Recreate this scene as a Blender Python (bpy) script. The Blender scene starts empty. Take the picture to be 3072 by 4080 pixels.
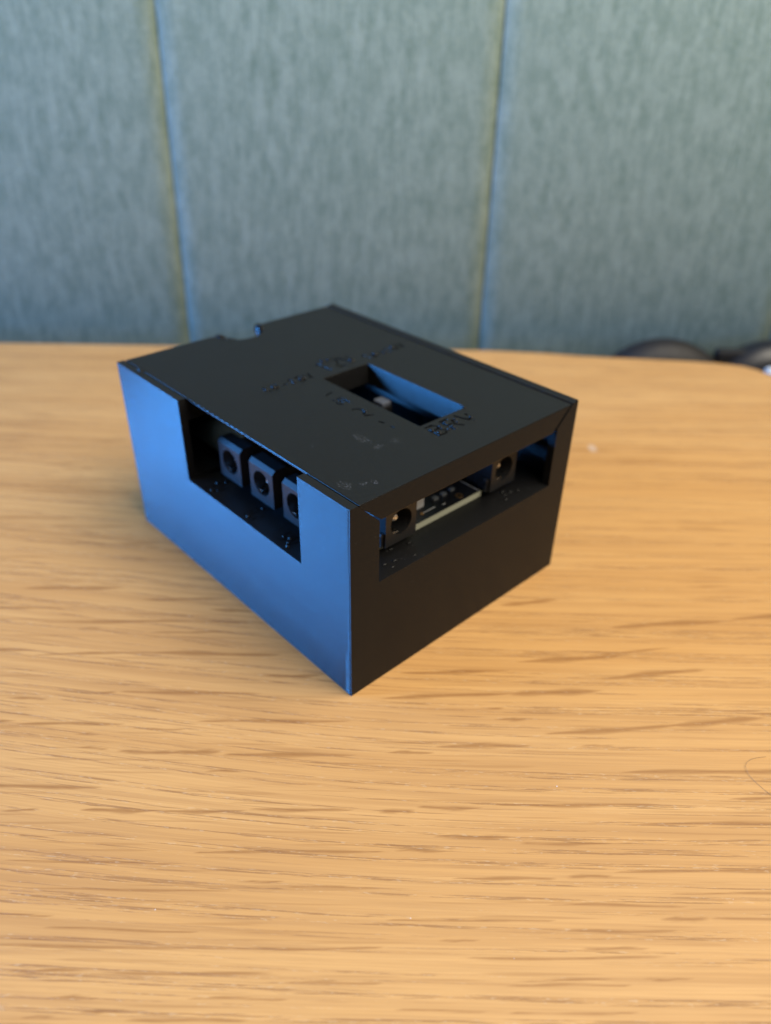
import bpy, bmesh, math, random
import numpy as np
from mathutils import Vector, Matrix

random.seed(7)
RNG = np.random.default_rng(11)
S = 0.001                      # everything below is written in millimetres
sc = bpy.context.scene
COL = sc.collection

# ------------------------------------------------------------------ camera
cam_d = bpy.data.cameras.new('camera')
cam_d.sensor_fit = 'HORIZONTAL'
cam_d.sensor_width = 36.0
cam_d.lens = 36.0 * 3018.5 / 3072.0
cam_d.clip_start = 0.005
cam_d.clip_end = 50
cam_d.dof.use_dof = True
cam_d.dof.focus_distance = 0.1365
cam_d.dof.aperture_fstop = cam_d.lens / 2.3
cam = bpy.data.objects.new('camera', cam_d)
COL.objects.link(cam)
r, u, b = (0.99988, 0.01036, 0.01561), (-0.013, 0.55283, 0.83308), (-0.00863, -0.83323, 0.55293)
cam.matrix_world = Matrix(((r[0], u[0], b[0], 0), (r[1], u[1], b[1], 0), (r[2], u[2], b[2], 0.12286), (0, 0, 0, 1)))
sc.camera = cam

# ------------------------------------------------------------------ world, lamps, exposure
w = bpy.data.worlds.new('World')
sc.world = w
w.use_nodes = True
w.node_tree.nodes['Background'].inputs[0].default_value = (1.0, 0.90, 0.78, 1)
w.node_tree.nodes['Background'].inputs[1].default_value = 0.22

def area(name, loc, target, sx, sy, power, color):
    d = bpy.data.lights.new(name, 'AREA')
    d.shape = 'RECTANGLE'; d.size = sx; d.size_y = sy
    d.energy = power; d.color = color
    o = bpy.data.objects.new(name, d)
    COL.objects.link(o)
    o.location = loc
    o.rotation_euler = (Vector(target) - Vector(loc)).to_track_quat('-Z', 'Y').to_euler()
    return o

# a window with blue daylight to the left, a broad warm room lamp to the right
area('window_light', (-1.15, 0.15, 0.105), (0, 0.16, 0.03), 0.62, 0.19, 23.5, (0.055, 0.34, 1.0))
area('window_light_upper', (-1.15, 0.16, 0.38), (0, 0.16, 0.03), 0.56, 0.34, 15.5, (0.07, 0.36, 1.0))
area('room_lamp', (0.36, -0.04, 0.72), (0.06, 0.10, 0.0), 0.62, 0.62, 10.3, (1.0, 0.92, 0.77))

vs = sc.view_settings
vs.view_transform = 'Standard'; vs.look = 'None'; vs.exposure = 0.0; vs.gamma = 1.0
sc.cycles.use_denoising = True
sc.cycles.max_bounces = 8

# ------------------------------------------------------------------ node helpers
class NT:
    def __init__(self, name):
        self.m = bpy.data.materials.new(name); self.m.use_nodes = True
        self.t = self.m.node_tree; self.n = self.t.nodes; self.l = self.t.links
        self.p = self.n['Principled BSDF']
    def node(self, typ, **kw):
        x = self.n.new(typ)
        for k, v in kw.items(): setattr(x, k, v)
        return x
    def set(self, sock, v):
        if hasattr(v, 'is_linked') or isinstance(v, bpy.types.NodeSocket): self.l.new(v, sock)
        else: sock.default_value = v
    def math(self, op, a, b=0.0, c=0.0, clamp=False):
        x = self.node('ShaderNodeMath', operation=op, use_clamp=clamp)
        self.set(x.inputs[0], a); self.set(x.inputs[1], b); self.set(x.inputs[2], c)
        return x.outputs[0]
    def vmath(self, op, a, b=None, s=None):
        x = self.node('ShaderNodeVectorMath', operation=op)
        self.set(x.inputs[0], a)
        if b is not None: self.set(x.inputs[1], b)
        if s is not None: self.set(x.inputs['Scale'], s)
        return x.outputs['Value'] if op in ('DOT_PRODUCT', 'LENGTH') else x.outputs['Vector']
    def noise(self, vec, scale=1.0, detail=2.0, rough=0.5, dist=0.0):
        x = self.node('ShaderNodeTexNoise')
        self.set(x.inputs['Vector'], vec); x.inputs['Scale'].default_value = scale
        x.inputs['Detail'].default_value = detail; x.inputs['Roughness'].default_value = rough
        x.inputs['Distortion'].default_value = dist
        return x.outputs['Fac']
    def ramp(self, f, a, b, lo=0.0, hi=1.0):
        x = self.node('ShaderNodeMapRange', interpolation_type='SMOOTHSTEP')
        self.set(x.inputs['Value'], f)
        x.inputs['From Min'].default_value = a; x.inputs['From Max'].default_value = b
        x.inputs['To Min'].default_value = lo; x.inputs['To Max'].default_value = hi
        return x.outputs['Result']
    def mix(self, f, a, b):
        x = self.node('ShaderNodeMix', data_type='RGBA')
        self.set(x.inputs[0], f); self.set(x.inputs[6], a); self.set(x.inputs[7], b)
        return x.outputs[2]
    def mapping(self, vec, scale=(1, 1, 1), loc=(0, 0, 0)):
        x = self.node('ShaderNodeMapping')
        self.l.new(vec, x.inputs['Vector'])
        x.inputs['Scale'].default_value = scale; x.inputs['Location'].default_value = loc
        return x.outputs['Vector']
    def obj(self): return self.node('ShaderNodeTexCoord').outputs['Object']
    def bump(self, h, strength, dist):
        x = self.node('ShaderNodeBump')
        x.inputs['Strength'].default_value = strength; x.inputs['Distance'].default_value = dist
        self.l.new(h, x.inputs['Height'])
        return x.outputs['Normal']

def simple(name, col, rough=0.5, metal=0.0, spec=0.5):
    k = NT(name)
    k.p.inputs['Base Color'].default_value = (*col, 1)
    k.p.inputs['Roughness'].default_value = rough
    k.p.inputs['Metallic'].default_value = metal
    k.p.inputs['Specular IOR Level'].default_value = spec
    v = k.noise(k.obj(), 900, 3)
    k.l.new(k.ramp(v, 0.2, 0.8, max(0, rough - .07), min(1, rough + .07)), k.p.inputs['Roughness'])
    return k.m

# ------------------------------------------------------------------ printed plastic
def printed_plastic(name, scuffs=False, amp=0.58):
    k = NT(name)
    o = k.obj()
    mm = k.vmath('SCALE', o, s=1000.0)
    geo = k.node('ShaderNodeNewGeometry')
    sep = k.node('ShaderNodeSeparateXYZ'); k.l.new(mm, sep.inputs[0])
    nsep = k.node('ShaderNodeSeparateXYZ'); k.l.new(geo.outputs['True Normal'], nsep.inputs[0])
    up = k.ramp(k.math('ABSOLUTE', nsep.outputs[2]), 0.80, 0.95)            # 1 on flat tops, 0 on walls
    wob = k.noise(k.mapping(mm, (0.25, 0.25, 6.0)), 1.0, 2)
    # walls: the bead of every 0.2 mm layer tips the surface up and down
    wz = k.math('SINE', k.math('MULTIPLY', k.math('ADD', sep.outputs[2], k.math('MULTIPLY', wob, 0.05)), 2 * math.pi / 0.2))
    # (seen from above mostly the upper half of each rounded bead shows, the lower half hides under it)
    layer_amp = k.math('MULTIPLY', k.math('MULTIPLY_ADD', wz, 0.55, 0.45), k.ramp(k.noise(k.mapping(mm, (0.02, 0.02, 0.35)), 1.0, 2), 0.3, 0.7, amp * .99, amp * 1.01))
    # fatter beads where the nozzle turned at the front left corner, in three steps up the edge
    def below(v, lim): return k.math('LESS_THAN', v, lim)
    xs, ys, zs = sep.outputs
    corner = k.math('MAXIMUM', k.math('MULTIPLY', below(ys, 1.75), below(zs, 12.2)), k.math('MAXIMUM', k.math('MULTIPLY', below(ys, 1.0), below(zs, 22.6)), below(ys, 0.75)))
    corner = k.math('MULTIPLY', corner, below(xs, 0.3))
    layer_amp = k.math('MULTIPLY', layer_amp, k.math('MULTIPLY_ADD', corner, 0.28, 1.0))
    # tops: the 45 degree infill lines
    diag = k.math('MULTIPLY', k.math('ADD', sep.outputs[0], sep.outputs[1]), 0.70711)
    line_n = k.noise(k.mapping(mm, (0.3, 0.3, 0.3)), 1.0, 3)
    wd = k.math('SINE', k.math('MULTIPLY', k.math('ADD', diag, k.math('MULTIPLY', line_n, 0.25)), 2 * math.pi / 0.42))
    top_amp = k.math('MULTIPLY', wd, 0.16)
    va = k.vmath('SCALE', (0, 0, 1), s=k.math('MULTIPLY', layer_amp, k.math('SUBTRACT', 1.0, up)))
    vb = k.vmath('SCALE', (0.03, 1.0, 0), s=k.math('MULTIPLY', top_amp, up))
    fine = k.noise(mm, 3.0, 3)
    nb = k.bump(fine, 0.12, 0.0002)
    nn = k.vmath('NORMALIZE', k.vmath('ADD', k.vmath('ADD', nb, va), vb))
    k.l.new(nn, k.p.inputs['Normal'])
    # base colour: near black filament, dust specks and (on the lid) pale scuffs where it was rubbed
    speck = k.ramp(k.noise(mm, 2.3, 1), 0.75, 0.79)
    base = k.mix(k.math('MULTIPLY', speck, 0.30), (0.0065, 0.0064, 0.0068, 1), (0.18, 0.18, 0.18, 1))
    if scuffs:
        tot = None
        hair = k.noise(k.mapping(mm, (1, 1, 1)), 2.6, 4, 0.7)
        lines = k.ramp(wd, -0.2, 0.9)
        grit = k.math('MULTIPLY', k.ramp(hair, 0.50, 0.66), k.math('ADD', 0.35, lines))
        for cx, cy, rx, ry, a in ((19.6, 19.0, 1.5, 3.6, .6), (20.0, 14.2, 1.5, 1.2, .7), (24.2, 13.8, 1.6, 1.6, .45), (9.8, 23.1, 0.25, 1.0, .6),
                                  (4.9, 7.2, 1.5, 2.2, 1.0), (8.0, 5.3, 1.2, 0.7, .9), (10.0, 4.4, 0.7, 1.2, 1.0)):
            dx = k.math('DIVIDE', k.math('SUBTRACT', sep.outputs[0], cx), rx)
            dy = k.math('DIVIDE', k.math('SUBTRACT', sep.outputs[1], cy), ry)
            d2 = k.math('ADD', k.math('MULTIPLY', dx, dx), k.math('MULTIPLY', dy, dy))
            mk = k.math('MULTIPLY', k.ramp(d2, 1.0, 0.15), a)
            tot = mk if tot is None else k.math('MAXIMUM', tot, mk)
        base = k.mix(k.math('MULTIPLY', k.math('MULTIPLY', tot, grit), k.math('MULTIPLY', up, 0.55), clamp=True), base, (0.20, 0.21, 0.24, 1))
    k.l.new(base, k.p.inputs['Base Color'])
    k.l.new(k.math('ADD', k.ramp(k.noise(mm, 0.12, 4), 0.3, 0.7, 0.155, 0.17), k.math('MULTIPLY', up, 0.26)), k.p.inputs['Roughness'])
    k.p.inputs['Specular IOR Level'].default_value = 0.25
    return k.m

M_body = printed_plastic('black_printed_plastic')
M_lid = printed_plastic('black_printed_plastic_lid', True)
M_jack = simple('black_moulded_plastic', (0.014, 0.014, 0.015), 0.42)
M_metal = simple('tinned_metal', (0.75, 0.74, 0.72), 0.25, 1.0)
M_mask = simple('black_solder_mask', (0.006, 0.006, 0.007), 0.35)
M_fr4 = simple('board_core', (0.46, 0.46, 0.34), 0.6)
M_silk = simple('white_print', (0.55, 0.55, 0.55), 0.6)
M_white = simple('white_nylon', (0.75, 0.75, 0.74), 0.5)
M_button = simple('grey_button', (0.075, 0.085, 0.11), 0.4)
M_copper = simple('copper_gold', (0.75, 0.42, 0.16), 0.35, 1.0)
M_grey = simple('grey_component', (0.16, 0.17, 0.18), 0.45)
M_rubber = simple('soft_black', (0.012, 0.012, 0.014), 0.38)
M_rubber_brown = simple('dark_cushion', (0.010, 0.008, 0.008), 0.6)
M_hair = simple('hair', (0.28, 0.16, 0.075), 0.5)
M_lint = simple('pale_lint', (0.8, 0.8, 0.82), 0.8)

# ------------------------------------------------------------------ oak
def oak():
    k = NT('oak_veneer')
    mm = k.vmath('SCALE', k.obj(), s=1000.0)
    sep = k.node('ShaderNodeSeparateXYZ'); k.l.new(mm, sep.inputs[0])
    at = k.node('ShaderNodeAttribute', attribute_name='grain_y').outputs['Fac']
    fl = k.node('ShaderNodeAttribute', attribute_name='fleck').outputs['Fac']
    gv = k.node('ShaderNodeCombineXYZ')
    k.l.new(sep.outputs[0], gv.inputs[0]); k.l.new(at, gv.inputs[1])
    g = gv.outputs[0]
    broad = k.noise(k.mapping(g, (0.006, 0.10, 1)), 1.0, 3, 0.55, 0.3)
    band = k.noise(k.mapping(g, (0.010, 0.60, 1), (3, 7, 0)), 1.0, 3, 0.6, 0.2)
    fibre = k.noise(k.mapping(g, (0.035, 2.4, 1), (1, 2, 0)), 1.0, 4, 0.7)
    col = k.mix(k.ramp(broad, 0.3, 0.7), (0.660, 0.378, 0.142, 1), (0.580, 0.312, 0.108, 1))
    col = k.mix(k.math('MULTIPLY', k.ramp(band, 0.40, 0.70), 0.60), col, (0.46, 0.240, 0.083, 1))
    col = k.mix(k.math('MULTIPLY', k.ramp(fibre, 0.38, 0.66), 0.38), col, (0.44, 0.235, 0.088, 1))
    # darker ray flecks
    fj = k.math('MULTIPLY', fl, k.ramp(k.noise(k.mapping(g, (0.25, 2.5, 1)), 1.0, 3), 0.25, 0.6, 0.70, 1.0))
    rnd = k.ramp(k.noise(k.mapping(mm, (0.030, 1.15, 1), (9, 4, 0)), 1.0, 1.5, 0.4), 0.61, 0.68)
    fj = k.math('MAXIMUM', fj, k.math('MULTIPLY', rnd, 0.32))
    col = k.mix(k.math('MULTIPLY', fj, 0.92), col, (0.305, 0.138, 0.040, 1))
    # open pores: long rows of short, ragged, thin lines along the grain
    rows = k.ramp(k.noise(k.mapping(g, (0.005, 0.80, 1), (5, 1, 0)), 1.0, 2, 0.5, 0.1), 0.50, 0.57)
    pores = k.ramp(k.noise(k.mapping(g, (0.07, 3.0, 1)), 1.0, 4, 0.7, 0.3), 0.50, 0.57)
    pr = k.math('MULTIPLY', rows, pores)
    col = k.mix(k.math('MULTIPLY', pr, 0.66), col, (0.265, 0.125, 0.045, 1))
    flakes = k.math('MULTIPLY', rows, k.ramp(k.noise(k.mapping(g, (0.6, 3.0, 1), (4, 4, 0)), 1.0, 2), 0.60, 0.66))
    col = k.mix(k.math('MULTIPLY', flakes, 0.30), col, (0.66, 0.50, 0.33, 1))
    # one pale rubbed spot behind the right side of the box
    dx = k.math('DIVIDE', k.math('SUBTRACT', sep.outputs[0], 71.3), 1.6)
    dy = k.math('DIVIDE', k.math('SUBTRACT', sep.outputs[1], 226.7), 3.0)
    spot = k.ramp(k.math('ADD', k.math('MULTIPLY', dx, dx), k.math('MULTIPLY', dy, dy)), 1.3, 0.1)
    col = k.mix(k.math('MULTIPLY', spot, 0.45), col, (0.62, 0.55, 0.52, 1))
    k.l.new(col, k.p.inputs['Base Color'])
    k.l.new(k.ramp(band, 0.3, 0.7, 0.46, 0.56), k.p.inputs['Roughness'])
    k.p.inputs['Specular IOR Level'].default_value = 0.4
    h = k.math('SUBTRACT', k.math('MULTIPLY', fibre, 0.5), pr)
    k.l.new(k.bump(h, 0.30, 0.00012), k.p.inputs['Normal'])
    return k.m
M_oak = oak()

# ------------------------------------------------------------------ wall fabric
def fabric():
    k = NT('teal_wool_fabric')
    mm = k.vmath('SCALE', k.obj(), s=1000.0)
    blot = k.noise(k.mapping(mm, (0.20, 0.20, 0.085)), 1.0, 4, 0.55)
    streak = k.noise(k.mapping(mm, (1.5, 1.5, 0.09), (3, 0, 0)), 1.0, 4, 0.65)
    fine = k.noise(k.mapping(mm, (3.2, 3.2, 0.6), (7, 0, 0)), 1.0, 3, 0.6)
    v = k.math('ADD', k.math('ADD', k.math('MULTIPLY', blot, 0.28), k.math('MULTIPLY', streak, 0.32)), k.math('MULTIPLY', fine, 0.40))
    col = k.mix(k.ramp(v, 0.36, 0.64), (0.148, 0.225, 0.186, 1), (0.340, 0.430, 0.392, 1))
    k.l.new(col, k.p.inputs['Base Color'])
    k.p.inputs['Roughness'].default_value = 0.95
    k.p.inputs['Specular IOR Level'].default_value = 0.15
    k.p.inputs['Sheen Weight'].default_value = 0.15
    k.l.new(k.bump(fine, 0.5, 0.0004), k.p.inputs['Normal'])
    return k.m
M_fabric = fabric()
M_backing = simple('dark_backing', (0.10, 0.12, 0.11), 0.9)

# ------------------------------------------------------------------ mesh helpers (mm)
def bm_box(bm, lo, hi):
    v = [bm.verts.new((x, y, z)) for x in (lo[0], hi[0]) for y in (lo[1], hi[1]) for z in (lo[2], hi[2])]
    for f in ((0, 1, 3, 2), (4, 6, 7, 5), (0, 4, 5, 1), (2, 3, 7, 6), (0, 2, 6, 4), (1, 5, 7, 3)):
        bm.faces.new([v[i] for i in f])
    return v

def bm_prism(bm, pts, axis, lo, hi):
    """pts: 2D outline; extruded along axis ('x' 'y' 'z')."""
    def P(a, b, t): return {'x': (t, a, b), 'y': (a, t, b), 'z': (a, b, t)}[axis]
    A = [bm.verts.new(P(a, b, lo)) for a, b in pts]; B = [bm.verts.new(P(a, b, hi)) for a, b in pts]
    bm.faces.new(A); bm.faces.new(list(reversed(B)))
    for i in range(len(pts)):
        j = (i + 1) % len(pts)
        bm.faces.new((A[i], B[i], B[j], A[j]))

def circle(cx, cy, r, n=32): return [(cx + r * math.cos(2 * math.pi * i / n), cy + r * math.sin(2 * math.pi * i / n)) for i in range(n)]

def to_mesh(bm, name, recalc=True):
    if recalc: bmesh.ops.recalc_face_normals(bm, faces=bm.faces)
    me = bpy.data.meshes.new(name); bm.to_mesh(me); bm.free()
    return me

def link(name, me, mat, parent=None, scale=True, mats=None):
    if scale: me.transform(Matrix.Scale(S, 4))
    o = bpy.data.objects.new(name, me); COL.objects.link(o)
    if mats is None: me.materials.clear()
    for m in (mats or [mat]): me.materials.append(m)
    if parent: o.parent = parent
    return o

def build(name, fn, mat, parent=None, bevel=0.0, smooth=False):
    bm = bmesh.new(); fn(bm)
    bmesh.ops.recalc_face_normals(bm, faces=bm.faces)
    if bevel:
        es = [e for e in bm.edges if len(e.link_faces) == 2 and e.calc_face_angle(0) > 0.6]
        bmesh.ops.bevel(bm, geom=es, offset=bevel, segments=2, affect='EDGES', profile=0.5)
    me = to_mesh(bm, name)
    if smooth:
        for p in me.polygons: p.use_smooth = True
    return link(name, me, mat, parent)

def carve(base_fn, ops, bevel=0.0):
    """ops: list of (operation, fn); 'BEVEL' applies a bevel at that point. Returns a mesh in mm."""
    bm = bmesh.new(); base_fn(bm)
    o = bpy.data.objects.new('tmp', to_mesh(bm, 'tmp')); COL.objects.link(o)
    tmps = []
    for op, fn in ops:
        if op == 'BEVEL':
            m = o.modifiers.new('b', 'BEVEL'); m.width = fn; m.segments = 2; m.limit_method = 'ANGLE'
            m.angle_limit = math.radians(35); m.use_clamp_overlap = True
            continue
        cb = bmesh.new(); fn(cb)
        c = bpy.data.objects.new('cut', to_mesh(cb, 'cut')); COL.objects.link(c); tmps.append(c)
        m = o.modifiers.new('m', 'BOOLEAN'); m.operation = op; m.object = c; m.solver = 'EXACT'; m.use_self = True
    dg = bpy.context.evaluated_depsgraph_get(); dg.update()
    me = bpy.data.meshes.new_from_object(o.evaluated_get(dg))
    for c in tmps + [o]: bpy.data.objects.remove(c)
    return me

def empty(name, loc, rz, label, cat, group=None):
    o = bpy.data.objects.new(name, None); COL.objects.link(o)
    o.location = Vector(loc) * S; o.rotation_euler = (0, 0, rz); o.empty_display_size = 0.01
    tag(o, label, cat, group)
    return o

def tag(o, label=None, cat=None, group=None, kind=None):
    for key, v in (('label', label), ('category', cat), ('group', group), ('kind', kind)):
        if v: o[key] = v
    return o

def stroke(bm, pts, wd, z0, z1, ragged=0.14):
    """flat-bottomed groove along a polyline lying on a horizontal face"""
    for (a, c) in zip(pts[:-1], pts[1:]):
        a = Vector(a); c = Vector(c); d = (c - a)
        if d.length < 1e-6: continue
        d.normalize(); n = Vector((-d.y, d.x)) * wd / 2; e = d * wd * 0.35
        ln = (c - a).length; k = max(1, round(ln / 0.9)); dep = z1 - 1 - z0
        for i in range(k):                       # the printer left every stroke ragged, in places not cut through at all
            if random.random() < ragged: continue
            s0, s1 = a + d * (ln * i / k), a + d * (ln * (i + 1) / k)
            n2 = n * random.uniform(.6, 1.15); off = n * random.uniform(-.25, .25); e2 = d * wd * random.uniform(.05, .3)
            q = [s0 - e2 + n2 + off, s0 - e2 - n2 + off, s1 + e2 - n2 + off, s1 + e2 + n2 + off]
            bm_prism(bm, [(p.x, p.y) for p in q], 'z', z1 - 1 - dep * random.uniform(.45, 1.0), z1)

GL = {  # strokes on a 1 x 1 cell
    '1': [[(.15, .75), (.55, 1), (.55, 0)]],
    '0': [[(.2, .15), (0, .5), (.2, .85), (.5, 1), (.8, .85), (1, .5), (.8, .15), (.5, 0), (.2, .15)]],
    '2': [[(0, .8), (.3, 1), (.75, 1), (1, .75), (.8, .5), (0, 0), (1, 0)]],
    '8': [[(.5, .52), (.1, .7), (.2, 1), (.8, 1), (.9, .7), (.5, .52), (.05, .3), (.2, 0), (.8, 0), (.95, .3), (.5, .52)]],
    '9': [[(.9, .6), (.5, .42), (.1, .6), (.15, .95), (.5, 1), (.9, .9), (.9, .4), (.6, 0), (.2, 0)]],
    '5': [[(.95, 1), (.1, 1), (.05, .55), (.6, .6), (.95, .35), (.7, 0), (.05, .05)]],
    '-': [[(.1, .42), (.9, .42)]],
    'V': [[(0, 1), (.5, 0), (1, 1)]],
    'B': [[(0, 0), (0, 1), (.7, 1), (.9, .77), (.65, .53), (0, .53)], [(.65, .53), (1, .27), (.7, 0), (0, 0)]],
    'R': [[(0, 0), (0, 1), (.7, 1), (.95, .75), (.7, .5), (0, .5)], [(.45, .5), (1, 0)]],
    'T': [[(0, 1), (1, 1)], [(.5, 1), (.5, 0)]],
    '+': [[(.1, .45), (.9, .45)], [(.5, .8), (.5, .1)]],
}
def text(bm, s, org, right, up, cw, h, pitch, wd, z0, z1):
    org = Vector(org); right = Vector(right); up = Vector(up)
    for i, ch in enumerate(s):
        for pl in GL[ch]:
            stroke(bm, [org + right * (i * pitch + p[0] * cw) + up * (p[1] * h) for p in pl], wd, z0, z1)

# ------------------------------------------------------------------ desk
FLECKS = [(-89.4,147.5,-64.7,148.4,1.33),(-104.1,140.2,-77.7,140.2,0.62),(-79.9,135.2,-45,136.4,1.04),(-59.2,143.9,-37.4,144.9,0.8),(-97.8,125.4,-77.8,125.8,0.81),(-77.2,124.3,-52.3,125.8,0.67),(-53.2,125.6,-22.5,125.5,1.21),(-25.4,118.9,-12.4,119.3,0.89),(-61.2,113.2,-55.4,113.5,0.6),(-55.5,113.7,-25.6,113.7,0.96),(-78.2,111.6,-69.5,111.2,0.59),(-73.5,104.6,-52.1,105,0.76),(-36.7,106,-5.1,106.7,0.78),(-50.4,103.8,-38.8,103.7,0.43),(-51.5,98.1,-39.2,97.9,0.81),(-39.7,98.2,-30.5,98.3,1.02),(-30.4,97.8,-4.8,98.1,1.01),(-60,99,-53.1,98.6,0.41),(-82.7,89.7,-51.6,89.8,0.83),(-53.6,84.9,-40.1,85,0.87),(-40.1,84.8,-24.3,85.2,0.7),(-23.2,85.6,-4.6,85.7,0.7),(-67.8,84.6,-60.9,84.8,0.43),(-32.6,93.9,-25.7,93.9,0.48),(-60.2,102.2,-56.8,102.2,0.53),(-89.2,105,-74.7,105.3,0.66),(-54,132.1,-34.3,133.1,0.5),(-45,136.5,-27.3,136.3,0.6),(-40.8,140.8,-30.9,140.3,1.09),(-70.2,133.2,-66.3,133.5,0.51),(56.1,136.8,86.2,140,1.54),(86.4,140.4,109.2,143.3,1.41),(32.1,124.5,56.9,127.3,1.37),(30.2,144.1,44.8,146.8,1.27),(5.2,120.5,29,121.8,1.02),(49.2,119.8,73.5,123.2,1.46),(-0,113,28.6,115.1,0.95),(28.6,114.8,48.4,116.3,1.51),(25.2,107.7,31.6,108,0.76),(33.9,104,61.9,106.8,1.11),(60.9,106.8,80.5,109.2,1.4),(80,110.4,95.4,110.7,1.04),(12.4,100.6,30.6,101.2,0.94),(2.2,98.9,10.7,99,0.69),(47,95,89.3,96.2,1),(7.7,86.6,19.5,86.5,0.7),(22.2,87.3,52.7,87.9,0.81),(0.3,85.8,7.2,85.6,0.79),(67,89.5,86.7,90.1,0.73),(47.7,83.9,84.4,84.6,0.68),(40.6,101.2,47.8,101.6,0.35),(22.5,110.7,26.6,110.8,0.52),(48.8,127.2,68.7,130.1,0.47),(-63.3,75,-34.1,74.7,0.42),(-72.5,65.7,-52.2,65.6,0.3),(-31.4,77,1.9,77.7,0.52),(-53.4,63.7,-28.2,63.3,0.36),(-70.5,60.9,-22.2,60.8,0.42),(-22.2,60.8,1.9,61.2,0.35),(-41.7,57,-13.5,57.2,0.4),(-54.8,57.2,-42.8,57.3,0.4),(-47.4,53.5,-41.2,53.5,0.44),(-26.5,53.7,-12.1,53.7,0.32),(-22.5,71.7,-15.5,71.9,0.32),(-58.9,70.1,-21.9,70.1,0.32),(-42.7,51.7,-36.9,51.7,0.37),(-36.7,50.7,-17.1,50.7,0.42),(-50.8,50.8,-45.8,50.8,0.36),(-15.4,71,1.9,71.1,0.32),(-12.7,56,1.9,56.1,0.33),(11.4,80.6,24.6,80.7,0.73),(25.3,79.6,41.3,79.7,0.54),(14.1,73,31,73.1,0.58),(32.3,73.6,40.8,73.7,0.58),(41.6,74.6,80.5,75.4,0.59),(3.9,77.9,12.5,77.9,0.44),(29.8,64.4,48.3,64.5,0.44),(13.1,59.8,47.1,60.5,0.42),(1.9,65.7,30.4,65.9,0.3),(22.3,56.8,39.3,57.1,0.26),(20.8,56.1,39.8,56.4,0.33),(1.9,52.4,19,52.5,0.25),(20.3,52.2,41.2,52.6,0.25),(41.1,57.2,48.2,57.3,0.33),(10.7,62.6,15.9,62.6,0.29),(32.9,61.7,43.8,61.7,0.42),(50.4,70.9,78.7,71.2,0.4),(29.1,68.7,51.6,68.7,0.47),(47.1,66.4,54.7,66.7,0.6),(54.7,66.6,76.9,67.1,0.38)]
def build_desk():
    xs = np.concatenate([np.array([-520, -380, -280, -215]), np.arange(-190, 168.01, 1.4), [169.0]])
    ys = np.concatenate([np.array([-320, -160, -40, 20]), np.arange(38, 180, 0.22), np.arange(180, 314.0, 0.6), [313.7]])
    nx, ny = len(xs), len(ys)
    X, Y = np.meshgrid(xs, ys)
    rear_x = np.array([-520, -165, -127, 45, 70, 85, 110, 133, 145, 151.5, 156, 159.5, 163, 166, 168, 169])
    rear_y = np.array([310.5, 311.2, 311.6, 313.4, 311.4, 309.2, 307.2, 305.2, 303.4, 301.4, 298.0, 292.5, 284, 272, 258, 246])
    f = 313.7 - np.interp(X, rear_x, rear_y)
    tt = np.clip((Y - 190) / (313.7 - 190), 0, 1)
    Y = Y - f * tt ** 1.5
    # grain that falls away to the right on the left of the box and runs level elsewhere
    wgt = np.clip((Y - 45) / 60, 0, 1); wgt = wgt * wgt * (3 - 2 * wgt) * np.clip(1 - (Y - 150) / 200, 0.3, 1)
    gy = Y + (0.02 + 0.11 * wgt) * (-15 * np.log1p(np.exp(-X / 15.0))) * -1
    gy = Y - (0.02 + 0.11 * wgt) * 15 * np.log1p(np.exp(np.clip(-(X) / 15.0, -30, 30))) * 1.0
    fl = np.zeros_like(X)
    extra = []
    for _ in range(150):                                     # flecks farther back, under the blur
        x0 = RNG.uniform(-180, 150); yy = RNG.uniform(150, 308); L = RNG.uniform(10, 42)
        extra.append((x0, yy, x0 + L, yy + RNG.uniform(-.6, 1.2), RNG.uniform(.6, 1.5)))
    for k, (x0, y0, x1, y1, th) in enumerate(list(FLECKS) + extra):
        t = (X - x0) / (x1 - x0)
        yc = y0 + (y1 - y0) * t + 0.10 * np.sin(t * 7 + k)
        half = 0.62 * th * np.clip(np.sin(np.pi * np.clip(t, 0, 1)), 0, 1) ** 0.55 * (1 + .25 * np.sin(t * 11 + k * 1.7))
        d = np.abs(Y - yc) / np.maximum(half, 1e-3)
        a = np.where((t > 0) & (t < 1), np.clip(1.25 - d, 0, 1) ** 0.8, 0)
        side = np.where(Y > yc, 1.0, 0.9)
        fl = np.maximum(fl, a * side * (0.95 if k < len(FLECKS) else 0.6))
    verts = np.stack([X, Y, np.zeros_like(X)], -1).reshape(-1, 3) * S
    idx = np.arange(nx * ny).reshape(ny, nx)
    q = np.stack([idx[:-1, :-1], idx[:-1, 1:], idx[1:, 1:], idx[1:, :-1]], -1).reshape(-1, 4)
    # rounded edge and side all the way round
    loop = np.concatenate([idx[0, :], idx[1:, -1], idx[-1, -2::-1], idx[-2:0:-1, 0]])
    P = verts[loop] / S
    # outward direction from a smoothed tangent
    tg = np.roll(P, -1, 0) - np.roll(P, 1, 0); n = np.stack([tg[:, 1], -tg[:, 0], 0 * tg[:, 0]], 1)
    n /= np.maximum(np.linalg.norm(n, axis=1, keepdims=True), 1e-9)
    rings = []
    allv = [verts]; base = len(verts)
    for off, dz in ((0.6, -0.15), (1.2, -0.65), (1.5, -1.6), (1.5, -20.0), (0.5, -21.0)):
        allv.append((P + n * off + np.array([0, 0, dz])) * S); rings.append(np.arange(base, base + len(P))); base += len(P)
    faces = q.tolist()
    prev = loop
    for rg in rings:
        for i in range(len(loop)):
            j = (i + 1) % len(loop)
            faces.append([int(prev[i]), int(rg[i]), int(rg[j]), int(prev[j])])
        prev = rg
    faces.append([int(i) for i in prev[::-1]])
    V = np.concatenate(allv)
    me = bpy.data.meshes.new('desk'); me.from_pydata(V.tolist(), [], faces); me.update()
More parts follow.
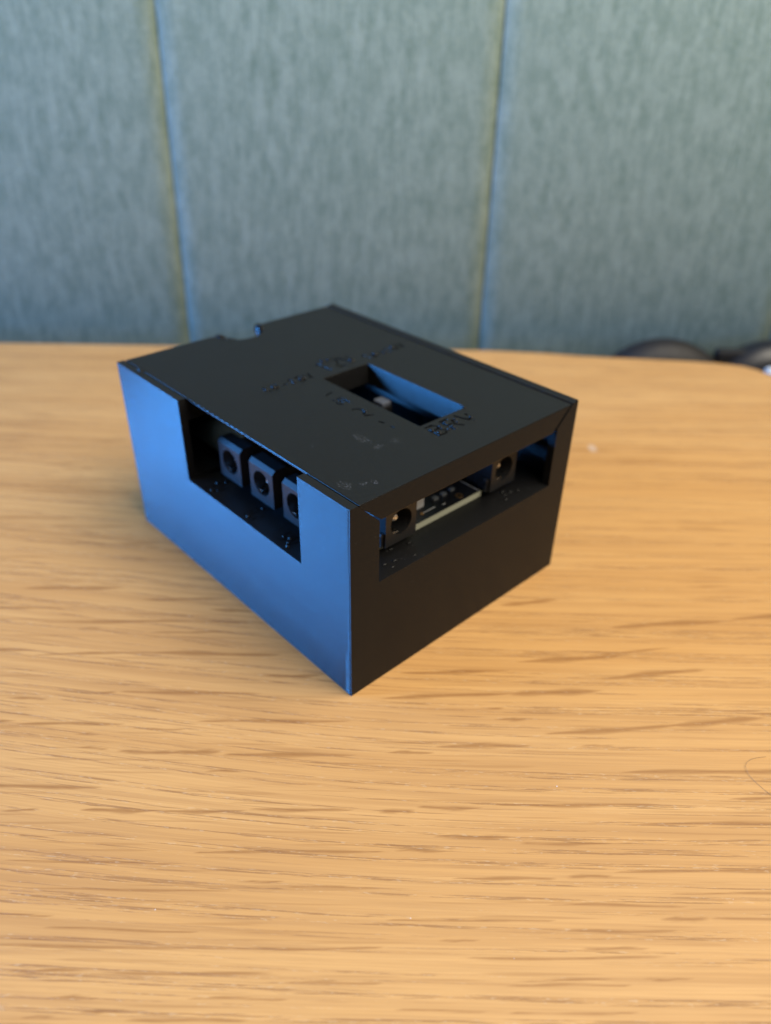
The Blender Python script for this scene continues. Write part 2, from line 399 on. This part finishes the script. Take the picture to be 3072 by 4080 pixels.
    ga = np.concatenate([gy.reshape(-1)] + [gy.reshape(-1)[loop]] * 5); fa = np.concatenate([fl.reshape(-1)] + [fl.reshape(-1)[loop]] * 5)
    a = me.attributes.new('grain_y', 'FLOAT', 'POINT'); a.data.foreach_set('value', ga.astype(np.float32))
    a = me.attributes.new('fleck', 'FLOAT', 'POINT'); a.data.foreach_set('value', fa.astype(np.float32))
    o = link('desk', me, M_oak, None, scale=False)
    tag(o, 'honey coloured oak desk top with brown ray flecks and a rounded rear corner', 'desk')
build_desk()

# ------------------------------------------------------------------ partition behind the desk
def build_partition():
    root = empty('partition_wall', (0, 341, 0), 0, 'grey teal fabric covered partition with vertical seams standing behind the desk', 'partition')
    root.rotation_euler = (math.radians(-5.0), 0, 0)
    seams = [-363.5, -227.5, -91.5, 44.5, 180.5, 316.5, 452.5]
    z0, z1 = -180, 420
    for a, c in zip(seams[:-1], seams[1:]):
        prof = []
        R = 8.5
        for i in range(9):
            t = math.pi / 2 * i / 8
            prof.append((a + .2 + R * (1 - math.cos(t)) * 1.0, R * 0.19 * (1 - math.sin(t))))
        prof = [(a + .2, 16)] + prof
        mid = [(a + .2 + R + (c - a - .4 - 2 * R) * i / 6, -0.25 * math.sin(math.pi * i / 6)) for i in range(1, 6)]
        right = [(c + a - x, y) for x, y in reversed(prof)]
        bm = bmesh.new(); bm_prism(bm, prof + mid + right, 'z', z0, z1)
        me = to_mesh(bm, 'fabric_panel')
        for p in me.polygons: p.use_smooth = abs(p.normal.z) < .5 and p.area < 1e6
        link('fabric_panel', me, M_fabric, root)
    build('backing_board', lambda bm: bm_box(bm, (-362, 16.2, z0), (451, 22, z1)), M_backing, root)
build_partition()

# ------------------------------------------------------------------ the printed case
BOX_LOC = (-5.63, 113.45, 0)
BOX_ROT = math.atan2(0.68715, 0.73360)
W, L, H = 70.0, 89.85, 47.8
ZL = 42.2                     # underside of the lid
FL = 27.2                     # sill of the openings
case = empty('electronics_case', BOX_LOC, BOX_ROT, 'black plastic box with socket openings and a windowed lid standing on the oak desk', 'box')

def body_base(bm): bm_box(bm, (0, 0, 0), (W, L, H))
def floor_marks(bm):
    z0, z1 = 27.35 - .15, 28.35
    # marks in front of the left sockets (read from the left) and of the front ones
    text(bm, '9V', (1.6, 55.2), (0, -1), (1, 0), 2.0, 3.6, 2.7, .55, 26.75 - .18, 27.75)
    text(bm, '9V', (1.6, 39.4), (0, -1), (1, 0), 2.0, 3.6, 2.7, .55, 26.75 - .18, 27.75)
    text(bm, '9V', (1.6, 26.4), (0, -1), (1, 0), 2.0, 3.6, 2.7, .55, 26.75 - .18, 27.75)
    text(bm, '12V', (12.6, 2.0), (1, 0), (0, 1), 2.4, 4.6, 3.3, .6, z0, z1)
    text(bm, '18V', (49.0, 2.4), (1, 0), (0, 1), 2.0, 3.4, 2.9, .55, z0, z1)
body_me = carve(body_base, [
    ('DIFFERENCE', lambda bm: bm_box(bm, (2.0, 2.0, FL), (68.0, L - 2, ZL))),
    ('DIFFERENCE', lambda bm: bm_prism(bm, [(1.95 - .95, H + 1), (1.95, H), (7.4, ZL), (7.4, ZL - .3), (62.4, ZL - .3), (62.4, ZL), (68.05, H), (69.05, H + 1)], 'y', -1, L + 1)),
    ('DIFFERENCE', lambda bm: bm_box(bm, (-1, 15.65, 26.75), (7.6, 60.25, H + 2))),
    ('DIFFERENCE', lambda bm: bm_box(bm, (7.0, 15.65, 26.75), (11.0, 60.25, 30))),
    ('DIFFERENCE', lambda bm: bm_box(bm, (7.45, -1, 27.35), (63.1, 2.6, ZL + .5))),
    ('DIFFERENCE', lambda bm: bm_box(bm, (24, L - 3, 36), (47, L + 1, ZL + .5))),
    ('BEVEL', 0.20),
    ('DIFFERENCE', floor_marks),
])
# slight bulges the printer left along the front corner of the left side, and the right rim that curled up a little
bm = bmesh.new(); bm.from_mesh(body_me)
def bulge(z0, z1, wd, h):
    bm_prism(bm, [(0.05, wd + .15), (0.0, wd), (-h * .75, .55), (-h, .35), (0.05, .26)], 'z', z0, z1)
bulge(0.05, 12.2, 1.75, .14); bulge(12.2, 22.6, .95, .09); bulge(22.6, 47.5, .75, .07)
bm_prism(bm, [(68.08, H - .2), (68.08, H + .01), (69.9, H + .32), (70.0, H + .22), (70.0, H - .2)], 'y', .1, L - .1)
body_me = to_mesh(bm, 'case_body')
link('case_body', body_me, M_body, case)

def lid_base(bm):
    bm_prism(bm, [(2.32, H), (2.34, H - .55), (7.95, ZL + .05), (61.45, ZL + .05), (67.25, H)], 'y', .0, L - .05)
def lid_text(bm):
    z0, z1 = H - .55, H + 1
    text(bm, '18-18V', (18.0, 50.4), (1, 0), (0, 1), 1.7, 2.9, 2.45, .5, z0, z1)
    text(bm, '12V', (36.0, 51.4), (1, 0), (0, 1), 2.9, 5.4, 3.9, .65, z0, z1)
    text(bm, '18-18V', (49.3, 50.6), (1, 0), (0, 1), 1.7, 2.9, 2.45, .5, z0, z1)
    text(bm, 'BRV', (33.0, 9.3), (1, 0), (0, 1), 3.0, 4.4, 4.6, .62, z0, z1)
    # along the left of the window, read from the left
    for pl in ([(29.5, 40.9), (27.3, 40.3)], [(29.2, 37.3), (29.2, 34.3)], [(29.2, 37.3), (28.1, 37.4), (28.1, 35.2), (27.4, 34.3), (26.8, 35.2), (27.0, 37.6)],
               [(27.1, 30.8), (28.3, 30.4), (28.8, 29.5), (28.7, 28.4), (27.4, 27.4)], [(27.3, 26.7), (29.0, 25.8)], [(27.8, 22.5), (28.1, 21.3), (28.2, 18.3)]):
        stroke(bm, pl, .55, z0, z1)
lid_me = carve(lid_base, [
    ('DIFFERENCE', lambda bm: bm_box(bm, (33.0, 15.15, ZL - 2), (47.5, 48.5, H + 2))),
    ('DIFFERENCE', lambda bm: bm_prism(bm, circle(35.5, 90.0, 7.4, 48), 'z', ZL - 2, H + 2)),
    ('BEVEL', 0.18),
    ('DIFFERENCE', lid_text),
])
lid = link('lid', lid_me, M_lid, case)

# plastic beads at the rims; those round the lettering added to catch blue glints
def blob(bm, p, r, sq=(1, 1, 1)):
    mt = Matrix.Translation(p) @ Matrix.Diagonal((r * sq[0], r * sq[1], r * sq[2], 1))
    bmesh.ops.create_icosphere(bm, subdivisions=2, radius=1.0, matrix=mt)
def burrs_and_glints(bm):
    for (x, y, rr) in ((18.7, 52.1, .45), (20.9, 52.2, .5), (21.7, 51.7, .4), (26.1, 51.1, .4), (28.6, 51.6, .4), (29.5, 51.9, .5), (39.7, 57.0, .5), (41.4, 56.8, .4), (45.8, 52.8, .65), (45.2, 52.3, .35),
                       (52.9, 51.9, .55), (55.8, 51.1, .4), (59.7, 52.6, .5), (33.5, 12.1, .3), (34.0, 10.4, .35), (36.2, 12.2, .3), (35.8, 11.2, .25), (38.2, 12.6, .3), (36.6, 10.0, .3), (38.3, 10.4, .3),
                       (38.2, 9.4, .22), (41.2, 12.4, .3), (40.6, 11.1, .25), (44.7, 10.9, .3), (44.3, 9.3, .22), (28.8, 28.3, .35), (47.3, 15.3, .35), (2.0, 81.6, .55)):
        blob(bm, (x, y, H - .05), rr * 2.0, (.55, 1.0, .62))
    blob(bm, (41.9, 88.0, H - 1.2), 2.9, (.38, .85, .75)); blob(bm, (29.6, 88.6, H - .3), 1.1, (.9, 1.1, .7))  # the larger bead is added, standing in for the blue-lit notch wall
    for i in range(14):                                  # thin bead row added for the blue line along the left lid edge
        t = i / 13
        blob(bm, (2.25, 60.0 - 25 * t, H - .12), .30 - .16 * t, (.5, 3.0, .5))
    for i in range(5):
        blob(bm, (28.9 + .55 * i, 89.3 - 1.25 * i, H - .1), .55, (1, 1, .6))
o = build('burr_and_glint_bead', burrs_and_glints, M_lid, case, smooth=True); o['kind'] = 'stuff'
def sill_burrs(bm):
    for x, y, rr in ((4.3, 54.4, .6), (6.2, 53.3, .5), (1.5, 52.6, .55), (2.6, 51.6, .4), (1.6, 37.5, .65), (6.0, 38.0, .5), (3.6, 24.4, .6), (1.5, 22.4, .7), (3.0, 25.9, .5), (2.4, 23.4, .5)):
        blob(bm, (x, y, 26.75), rr, (.6, 1.0, .8))
    for x, y, rr in ((53, 5.8, .6), (56.2, 3.8, .45), (51, 3.1, .5), (54.4, 4.6, .5), (52.2, 4.4, .45), (13.2, 1.9, .4), (17, 6.6, .4), (21.5, 5.6, .4), (15, 3.2, .45), (19.4, 1.8, .35), (12.4, 3.6, .4)):
        blob(bm, (x, y, 27.35), rr, (1.7, .8, .35))
o = build('burr_and_glint_bead', sill_burrs, M_body, case, smooth=True); o['kind'] = 'stuff'

# ------------------------------------------------------------------ circuit board inside the case
pcb = empty('circuit_board', BOX_LOC, BOX_ROT, 'black circuit board with barrel power sockets seen inside the box openings and lid window', 'circuit board')
ZB = 28.75
bm = bmesh.new(); bm_box(bm, (11.5, 8.1, FL + .02), (47.6, 80.0, ZB))
bmesh.ops.recalc_face_normals(bm, faces=bm.faces)
for f in bm.faces: f.material_index = 1 if f.normal.y < -.5 else 0
board = link('board', to_mesh(bm, 'board'), None, pcb, mats=[M_mask, M_fr4])

def socket_shell():
    """barrel socket: mouth in the plane y=0, looking towards -y, base at z=0"""
    def base(bm):
        # front plate with a sloped top edge, body behind it
        bm_prism(bm, [(0, 0), (0, 8.9), (.9, 9.8), (3.9, 9.8), (3.9, 0)], 'x', -4.45, 4.45)
    me = carve(base, [
        ('UNION', lambda bm: bm_prism(bm, [(-4.0, 0.02), (4.0, 0.02), (4.0, 5.2), (2.9, 8.2), (-2.9, 8.2), (-4.0, 5.2)], 'y', 3.0, 14)),
        ('BEVEL', .28),
        ('DIFFERENCE', lambda bm: bm_prism(bm, circle(0, 4.95, 3.05, 40), 'y', -1, 11)),
    ])
    me.transform(Matrix.Scale(S, 4)); me.materials.append(M_jack)
    return me
def mk(fn, mat, smooth=False, bevel=0):
    bm = bmesh.new(); fn(bm); bmesh.ops.recalc_face_normals(bm, faces=bm.faces)
    me = to_mesh(bm, 'm'); me.transform(Matrix.Scale(S, 4)); me.materials.append(mat)
    if smooth:
        for p in me.polygons: p.use_smooth = True
    return me
def pin_fn(bm):
    prof = [(0, 2.0), (.35, 1.7), (.75, 1.75), (1.0, 2.3), (1.0, 10.9)]
    n = 20; rings = []
    for rr, y in prof:
        rings.append([bm.verts.new((rr * math.cos(2 * math.pi * i / n), y, 4.95 + rr * math.sin(2 * math.pi * i / n))) for i in range(n)] if rr else [bm.verts.new((0, y, 4.95))])
    for a, c in zip(rings[:-1], rings[1:]):
        for i in range(n):
            j = (i + 1) % n
            if len(a) == 1: bm.faces.new((a[0], c[i], c[j]))
            else: bm.faces.new((a[i], a[j], c[j], c[i]))
def spring_fn(bm):     # curved leaf contact along the bottom left of the bore
    bm_prism(bm, [(.35, 2.75), (2.2, 2.6), (4, 3.1), (7, 3.5), (10.8, 3.3), (10.8, 2.95), (7, 3.2), (4, 2.75), (2.2, 2.3), (.35, 2.4)], 'x', -2.15, -.5)
SHELL, PIN, SPRING = socket_shell(), mk(pin_fn, M_metal, True), mk(spring_fn, M_metal)
LUG = mk(lambda bm: [bm_box(bm, (-5.1, .7, .1), (-4.4, 1.5, 2.9)), bm_prism(bm, circle(-4.8, 3.0, .55, 12), 'y', .6, 1.6)], M_jack)
def make_socket(x, y, rz):
    o = bpy.data.objects.new('power_socket', SHELL); COL.objects.link(o); o.parent = pcb
    o.location = (x * S, y * S, (ZB + .01) * S); o.rotation_euler = (0, 0, rz)
    for nm, me in (('centre_pin', PIN), ('contact_spring', SPRING), ('mounting_lug', LUG)):
        c = bpy.data.objects.new(nm, me); COL.objects.link(c); c.parent = o
    return o
for y in (50.3, 37.6, 25.1): make_socket(6.0, y, -math.pi / 2)
for x in (19.2, 52.6): make_socket(x, 6.0, 0)

build('white_connector', lambda bm: [bm_box(bm, (27.5, 11.9, ZB), (32.3, 16.5, ZB + 3.2)), bm_box(bm, (27.3, 13.2, ZB), (32.5, 16.7, ZB + 2.2))], M_white, pcb, bevel=.35)
for x, y, sx, sy, h in ((36.2, 12.4, 1.6, 1.1, .8), (39.1, 12.5, 1.5, 1.1, .7), (42.2, 12.7, 1.3, 1.0, .6)):
    build('chip_capacitor', lambda bm: bm_box(bm, (x - sx / 2, y - sy / 2, ZB), (x + sx / 2, y + sy / 2, ZB + h)), M_grey, pcb, bevel=.12)
def ring(bm, cx, cy, r0, r1, z0, z1, n=20):
    for i in range(n):
        a, c = 2 * math.pi * i / n, 2 * math.pi * (i + 1) / n
        pts = [(cx + r0 * math.cos(a), cy + r0 * math.sin(a)), (cx + r1 * math.cos(a), cy + r1 * math.sin(a)), (cx + r1 * math.cos(c), cy + r1 * math.sin(c)), (cx + r0 * math.cos(c), cy + r0 * math.sin(c))]
        v = [bm.verts.new((p[0], p[1], z1)) for p in pts]; bm.faces.new(v)
        w_ = [bm.verts.new((p[0], p[1], z0)) for p in (pts[1], pts[2])]; bm.faces.new((v[1], w_[0], w_[1], v[2]))
build('copper_pad', lambda bm: ring(bm, 41.8, 9.9, .35, 1.0, ZB, ZB + .08), M_copper, pcb)
build('copper_pad', lambda bm: ring(bm, 29.9, 10.2, .12, .42, ZB, ZB + .08), M_copper, pcb)
build('board_marking', lambda bm: [bm_box(bm, (30.4, 10.2, ZB - .1), (34.2, 10.45, ZB + .02)), bm_box(bm, (46.9, 8.4, ZB - .1), (47.15, 14.5, ZB + .02)),
                                   bm_box(bm, (36.0, 9.7, ZB - .1), (37.2, 9.9, ZB + .02))], M_silk, pcb)
build('relay', lambda bm: bm_box(bm, (41.6, 36.2, ZB), (44.9, 40.4, 41.4)), M_mask, pcb, bevel=.3)
build('relay_button', lambda bm: bm_box(bm, (41.8, 36.5, 41.4), (44.7, 40.1, 42.6)), M_button, pcb, bevel=.3)
for y in (38.2, 35.8, 33.4):
    sk = build('pin_tube', lambda bm: [bm_prism(bm, circle(44.9, y, .35, 14), 'z', ZB, 33.6), ring(bm, 44.9, y, .4, .8, ZB, 34.0)], M_metal, pcb)
build('terminal_block', lambda bm: bm_box(bm, (43.8, 31.5, ZB), (46.0, 40.5, 33.0)), M_mask, pcb, bevel=.2)

# ------------------------------------------------------------------ things behind the rear right corner
hp = empty('headphones', (130, 322, -34), 0, 'black headphones with round cups peeking over the rear right edge of the desk', 'headphones')
def cup(cx, cz):
    def fn(bm):
        prof = [(0, -9), (22, -9), (28, -8), (32.5, -4.5), (34, 0), (33, 6), (30, 10), (0, 11)]
        n = 40; rings = []
        for rr, y in prof:
            rings.append([bm.verts.new((cx + rr * math.cos(2 * math.pi * i / n), y, cz + rr * math.sin(2 * math.pi * i / n))) for i in range(n)] if rr else [bm.verts.new((cx, y, cz))])
        for a, c in zip(rings[:-1], rings[1:]):
            for i in range(n):
                j = (i + 1) % n
                if len(a) == 1: bm.faces.new((a[0], c[i], c[j]))
                elif len(c) == 1: bm.faces.new((a[i], a[j], c[0]))
                else: bm.faces.new((a[i], a[j], c[j], c[i]))
    return fn
build('ear_cup', cup(-3.5, 3.0), M_rubber_brown, hp, smooth=True)
build('ear_cup', cup(47, 3.6), M_rubber, hp, smooth=True)
build('headband', lambda bm: bm_box(bm, (18, -2, 24), (34, 3, 33.5)), M_rubber, hp, bevel=1.5)

o = build('power_plug', lambda bm: bm_box(bm, (164.5, 293, -26), (186, 309, -2.5)), M_white, None, bevel=2.0)
tag(o, 'small white plug just visible below the rear right corner of the desk', 'plug')

# a curled hair and a few bits of lint on the desk
def tube(bm, pts, r, n=6):
    prev = None
    for i, p in enumerate(pts):
        p = Vector(p); d = (Vector(pts[min(i + 1, len(pts) - 1)]) - Vector(pts[max(i - 1, 0)])).normalized()
        a = d.cross(Vector((0, 0, 1))).normalized(); c = a.cross(d)
        rg = [bm.verts.new(p + (a * math.cos(2 * math.pi * j / n) + c * math.sin(2 * math.pi * j / n)) * r) for j in range(n)]
        if prev:
            for j in range(n): bm.faces.new((prev[j], prev[(j + 1) % n], rg[(j + 1) % n], rg[j]))
        prev = rg
hair_pts = [(77.6, 99.3, .10), (76, 99.0, .2), (74.3, 98.5, .35), (73.1, 97.7, .4), (72.4, 96.6, .35), (72.3, 95.2, .25), (72.8, 93.8, .15), (73.8, 92.0, .10), (75.0, 90.2, .08)]
hp2 = []
for a, c in zip(hair_pts[:-1], hair_pts[1:]):
    for t in (0, .5): hp2.append(tuple(Vector(a).lerp(Vector(c), t)))
o = build('hair', lambda bm: tube(bm, hp2 + [hair_pts[-1]], .03), M_hair, None, smooth=True)
tag(o, 'single thin curled hair lying on the oak near the right edge of the desk', 'hair')
def lint(bm):
    for x, y, rr in ((34.5, 91.6, .12), (-35.6, 66.8, .10), (6.0, 66.0, .09), (22, 60, .05), (60, 70, .05)):
        blob(bm, (x, y, rr * .5), rr, (1.3, .8, .6))
o = build('lint', lint, M_lint, None); tag(o, 'tiny pale specks of lint scattered on the oak desk', 'lint', kind='stuff')
